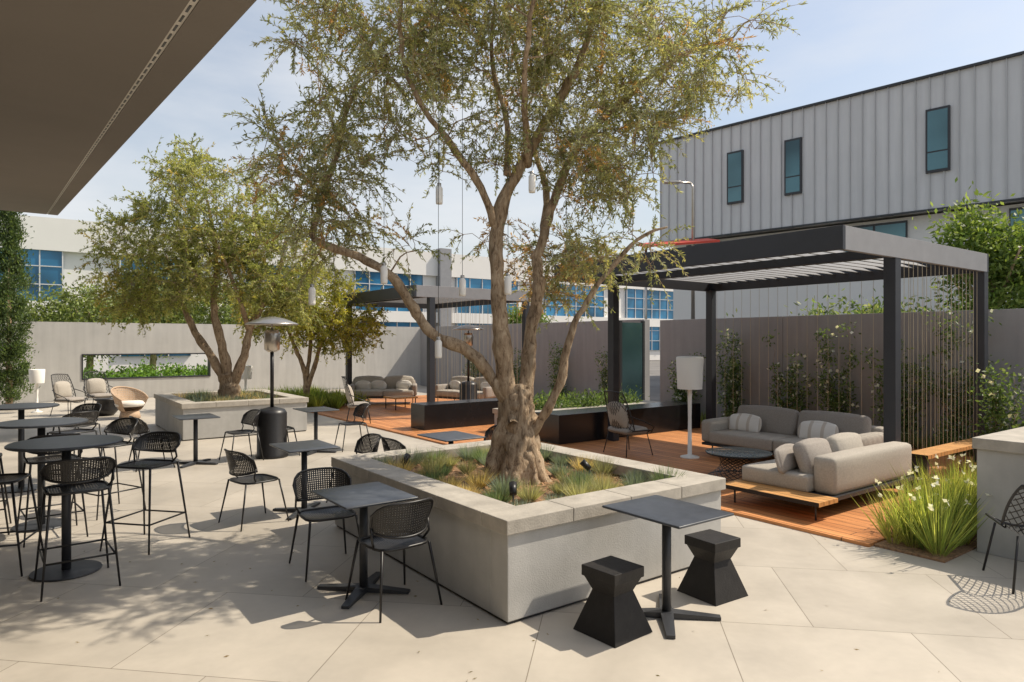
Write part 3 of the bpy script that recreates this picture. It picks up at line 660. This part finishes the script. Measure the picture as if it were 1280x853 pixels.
cloud('hedge',[((3.5,29.5,.4),(7,.9,.42),1)],20000,.12,.07,[(.16,.28,.05),(.22,.36,.07),(.10,.18,.04)],[3,2,2],csize=.14,ncl=260)
# ------------------------------------------------------------------ canopy + own building
m=MB()
xe=.87; y1=19.9; zf=4.98; sl=.093
def zc(y): return zf-sl*(y1-y)
def slab(x0,x1,ya,yb,dz0,dz1,mt):
    vs=[(x0,ya,zc(ya)+dz0),(x1,ya,zc(ya)+dz0),(x1,yb,zc(yb)+dz0),(x0,yb,zc(yb)+dz0),(x0,ya,zc(ya)+dz1),(x1,ya,zc(ya)+dz1),(x1,yb,zc(yb)+dz1),(x0,yb,zc(yb)+dz1)]
    m.add(vs,[(3,2,1,0),(4,5,6,7),(0,1,5,4),(1,2,6,5),(2,3,7,6),(3,0,4,7)],mt)
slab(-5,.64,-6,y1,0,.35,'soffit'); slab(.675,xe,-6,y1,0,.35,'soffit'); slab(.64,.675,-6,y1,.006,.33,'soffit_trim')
yy=-5.9
while yy<y1-.2: slab(.652,.663,yy,yy+.10,.003,.0055,'frame_dark'); yy+=.16
m.box(-5.4,-5,-6,y1,0,6.2,'wall_light')
m.obj('canopy_building')
# ------------------------------------------------------------------ metal-clad building
m=MB(); Lb=30
m.box(0,Lb,.05,14,6.3,10.7,'siding'); m.box(-.04,Lb,-.06,14.05,10.7,10.78,'frame_dark'); m.box(-.02,Lb,-.05,.05,6.24,6.3,'frame_dark')
wins=[(3.3,3.87),(5.69,6.22),(10.47,11.05),(14.5,15.05),(19,19.6)]
k=0
while k*.42<Lb:
    x=k*.42; k+=1
    segs=[(6.3,10.7)]
    for a,b in wins:
        if a-.1<x<b+.1: segs=[(6.3,7.5),(9.62,10.7)]
    for z0,z1 in segs: m.box(x,x+.03,-.01,.05,z0,z1,'rib')
for a,b in wins:
    m.box(a-.06,b+.06,-.05,.049,7.5,9.62,'frame_dark'); m.box(a,b,-.06,-.045,7.58,8.15,'glass_teal'); m.box(a,b,-.06,-.045,8.2,9.54,'glass_teal')
m.box(.3,Lb,.6,13.6,0,6.22,'white_building')
for a,b in ((1,6),(7.6,9.7),(12.6,18),(19,25)):
    m.box(a,b,.52,.6,4.7,6.1,'frame_dark'); n=max(1,round((b-a)/.9))
    for i in range(n): m.box(a+(b-a)*i/n+.04,a+(b-a)*(i+1)/n-.04,.5,.525,4.78,6.02,'glass_teal')
m.box(13.2,Lb,-3,.5,0,3.6,'white_building')
m.obj('metal_clad_building',(23.15,20.2,0),math.radians(-82.3))
# ------------------------------------------------------------------ office building
m=MB()
m.box(-30,75,45.3,60,0,8.0,'white_building'); m.box(-30,75,45,60.2,6.9,8.7,'white_building'); m.box(-30,75,44.9,45.3,3.3,4.1,'white_building')
gp=[(-20,-13),(-9.5,-4),(-2,2.2),(5,8.8),(12,16.5),(19.5,25),(28,34),(37,44),(47,54),(57,64),(67,73)]
for a,b in gp:
    for z0,z1 in ((4.1,6.9),(1.0,3.3)):
        m.box(a,b,45.15,45.3,z0,z1,'glass_blue')
        n=max(2,round((b-a)/1.1))
        for i in range(n+1): m.box(a+(b-a)*i/n-.03,a+(b-a)*i/n+.03,45.08,45.15,z0,z1,'siding')
        for zz in (z0+.9,z0+1.9): m.box(a,b,45.09,45.15,zz,zz+.05,'siding')
m.box(-6,-5.2,44.6,45.3,0,8.9,'siding'); m.box(26.2,27.2,44.6,45.3,0,9.0,'fascia_lit_pier_grey'); m.box(55,56,44.6,45.3,0,8.9,'siding')
m.obj('office_building')
GR=[(.12,.19,.04),(.18,.25,.06),(.25,.32,.09)]
def bgtree(name,loc,h,blobs,n,s=.2,pal=GR,cs=.35):
    st=MB(); st.tube([(0,0,0),(.1,0,h*.4),(0,.1,h*.75)],[.16,.11,.05],8,'bark')
    for k in range(5):
        a=k*1.3; st.tube([(.05,0,h*(.3+.07*k)),(math.cos(a)*.5,math.sin(a)*.5,h*(.5+.06*k)),(math.cos(a)*1.0,math.sin(a)*1.0,h*(.65+.05*k))],[.06,.04,.02],6,'bark')
    cloud(name,blobs,n,s,s*.4,pal,[3,3,2],loc=loc,csize=cs,stems=st,ncl=140)
def rf(r,f): return (r*.804+f*.595,-r*.595+f*.804)
def at(u,f,z=0): r=(u-640)/842*f; a=rf(r,f); return (a[0],a[1],z)
BGT=[(17.4,5.6,4.8),(19.4,4.4,4.4),(20.0,9.0,2.7),(18.5,24,3.2)]
for i,(x,y,h) in enumerate(BGT):
    bgtree('broadleaf_tree',(x,y,0),h,[((0,0,h*.62),(.9,.9,h*.22),2),((-.3,.3,h*.85),(.55,.55,h*.13),1),((.2,-.4,h*.8),(.6,.6,h*.14),1)],9000,.15,cs=.24)
cloud('shrub_mass',[((16.8,8.2,1.95),(.8,2.2,.6),2),((16.8,11.5,1.7),(.7,1.2,.5),.7)],7000,.15,.055,[(.12,.18,.06),(.19,.24,.09),(.26,.29,.13)],[3,3,2],csize=.26,ncl=90)
for (x,y,h) in ((2.5,33,4.4),(5,34,4.8),(8,35,5.2),(-.5,33,4.0)):
    bgtree('broadleaf_tree',(x,y,0),h,[((0,0,h*.62),(1.7,1.5,h*.3),1)],8000,.18,pal=[(.18,.23,.07),(.27,.31,.12),(.13,.17,.05)],cs=.3)
st=MB(); st.tube([(0,0,0),(0,0,4.5)],[.1,.03],6,'bark')
cloud('cypress_tree',[((0,0,.6+.6*i),(.42-.025*i if i>5 else .42,.42-.025*i if i>5 else .42,.5),1) for i in range(11)],26000,.10,.03,[(.06,.10,.035),(.10,.145,.05),(.14,.19,.06)],[3,3,1.5],loc=(-.1,23.4,0),csize=.1,stems=st,ncl=300,up=1.5)
m=MB(); m.tube([(0,0,0),(0,0,7.6),(-.1,0,7.8)],[.09,.05,.05],8,'steel'); m.tube([(-.1,0,7.8),(-.9,0,7.85)],[.04,.03],8,'steel'); m.rbox((-.8,0,7.82),(.3,.12,.05),.04,'steel'); m.obj('street_lamp',(20.4,16.2,0),YAW)
m=MB(); m.add([(-1.4,-.8,5.25),(1.3,-.8,5.45),(1.3,.8,5.75),(-1.4,.8,5.55),(-1.4,-.8,5.33),(1.3,-.8,5.53),(1.3,.8,5.83),(-1.4,.8,5.63)],[(3,2,1,0),(4,5,6,7),(0,1,5,4),(1,2,6,5),(2,3,7,6),(3,0,4,7)],'red_paint')
for x in(-1.2,1.1): m.tube([(x,0,0),(x,0,5.45)],.05,8,'steel')
m.obj('red_awning',(19.8,16.4,0),YAW)
for (u,f,z,zt) in ((549,6.0,3.12,4.6),(665,5.9,3.2,4.7),(390,6.0,2.22,4.2),(480,5.9,2.4,4.2),(548,5.9,1.75,4.2),(635,5.8,2.3,4.4),(578,6.0,2.3,4.5)):
    q=at(u,f,z); m=MB(); m.tube([(0,0,.17),(0,0,zt-z)],.0025,4,'black_metal'); m.lathe([(0,0),(.028,0),(.031,.02),(.031,.14),(.018,.16),(.0,.16)],14,'white_lamp'); m.lathe([(.018,.16),(.018,.185),(0,.19)],14,'steel'); m.obj('pendant_lamp',q)
n=160; B=np.stack([rng.normal(2.2,2.0,n),rng.normal(4.6,2.2,n),np.full(n,.006)],1); A=np.stack([rng.normal(size=n),rng.normal(size=n),np.zeros(n)+.02],1)
me=leafmesh('fallen_leaves',B,A,rng.uniform(.02,.04,n),rng.uniform(.005,.010,n),pick([(.28,.2,.1),(.2,.17,.1)],[1,1],n)); o=bpy.data.objects.new('fallen_leaves',me); COL.objects.link(o)
# ------------------------------------------------------------------ light
EL=math.radians(50); sx,sy=.93,-.367
S=Vector((math.cos(EL)*sx,math.cos(EL)*sy,math.sin(EL)))
l=bpy.data.lights.new('sun','SUN'); l.energy=5.0; l.angle=math.radians(.5); l.color=(1,.90,.75)
l.energy=5.0
lo=bpy.data.objects.new('sun',l); COL.objects.link(lo); lo.rotation_euler=S.to_track_quat('Z','Y').to_euler(); lo.location=(20,-10,30)
w=bpy.data.worlds.new('World'); SC.world=w; w.use_nodes=True; t=w.node_tree; t.nodes.clear(); Lk=t.links.new
o=t.nodes.new('ShaderNodeOutputWorld'); bg=t.nodes.new('ShaderNodeBackground'); sk=t.nodes.new('ShaderNodeTexSky'); sk.sky_type='NISHITA'; sk.sun_disc=False
sk.sun_elevation=EL; sk.sun_rotation=math.atan2(sx,sy); sk.air_density=1.2; sk.dust_density=2.5; sk.ozone_density=1.
tc=t.nodes.new('ShaderNodeTexCoord'); mp=t.nodes.new('ShaderNodeMapping'); mp.inputs['Scale'].default_value=(1,1,3.); Lk(tc.outputs['Generated'],mp.inputs[0])
n=t.nodes.new('ShaderNodeTexNoise'); n.inputs['Scale'].default_value=1.6; n.inputs['Detail'].default_value=7; n.inputs['Roughness'].default_value=.55; Lk(mp.outputs[0],n.inputs['Vector'])
r=t.nodes.new('ShaderNodeMapRange'); r.inputs[1].default_value=.40; r.inputs[2].default_value=.70; r.inputs[3].default_value=.22; r.inputs[4].default_value=.85; Lk(n.outputs[0],r.inputs[0])
mx=t.nodes.new('ShaderNodeMix'); mx.data_type='RGBA'; Lk(r.outputs[0],mx.inputs[0]); Lk(sk.outputs[0],mx.inputs[6]); mx.inputs[7].default_value=(5.8,5.9,6.05,1)
Lk(mx.outputs[2],bg.inputs[0]); bg.inputs[1].default_value=.15; Lk(bg.outputs[0],o.inputs[0])
# ------------------------------------------------------------------ camera
cam=bpy.data.cameras.new('camera'); co=bpy.data.objects.new('camera',cam); COL.objects.link(co); SC.camera=co
co.location=(0,0,1.9); co.rotation_euler=(math.radians(90),0,YAW); cam.sensor_width=36; cam.lens=842/1280*36; cam.clip_end=2000; cam.clip_start=.05
SC.view_settings.view_transform='Standard'; SC.view_settings.look='None'; SC.view_settings.exposure=0
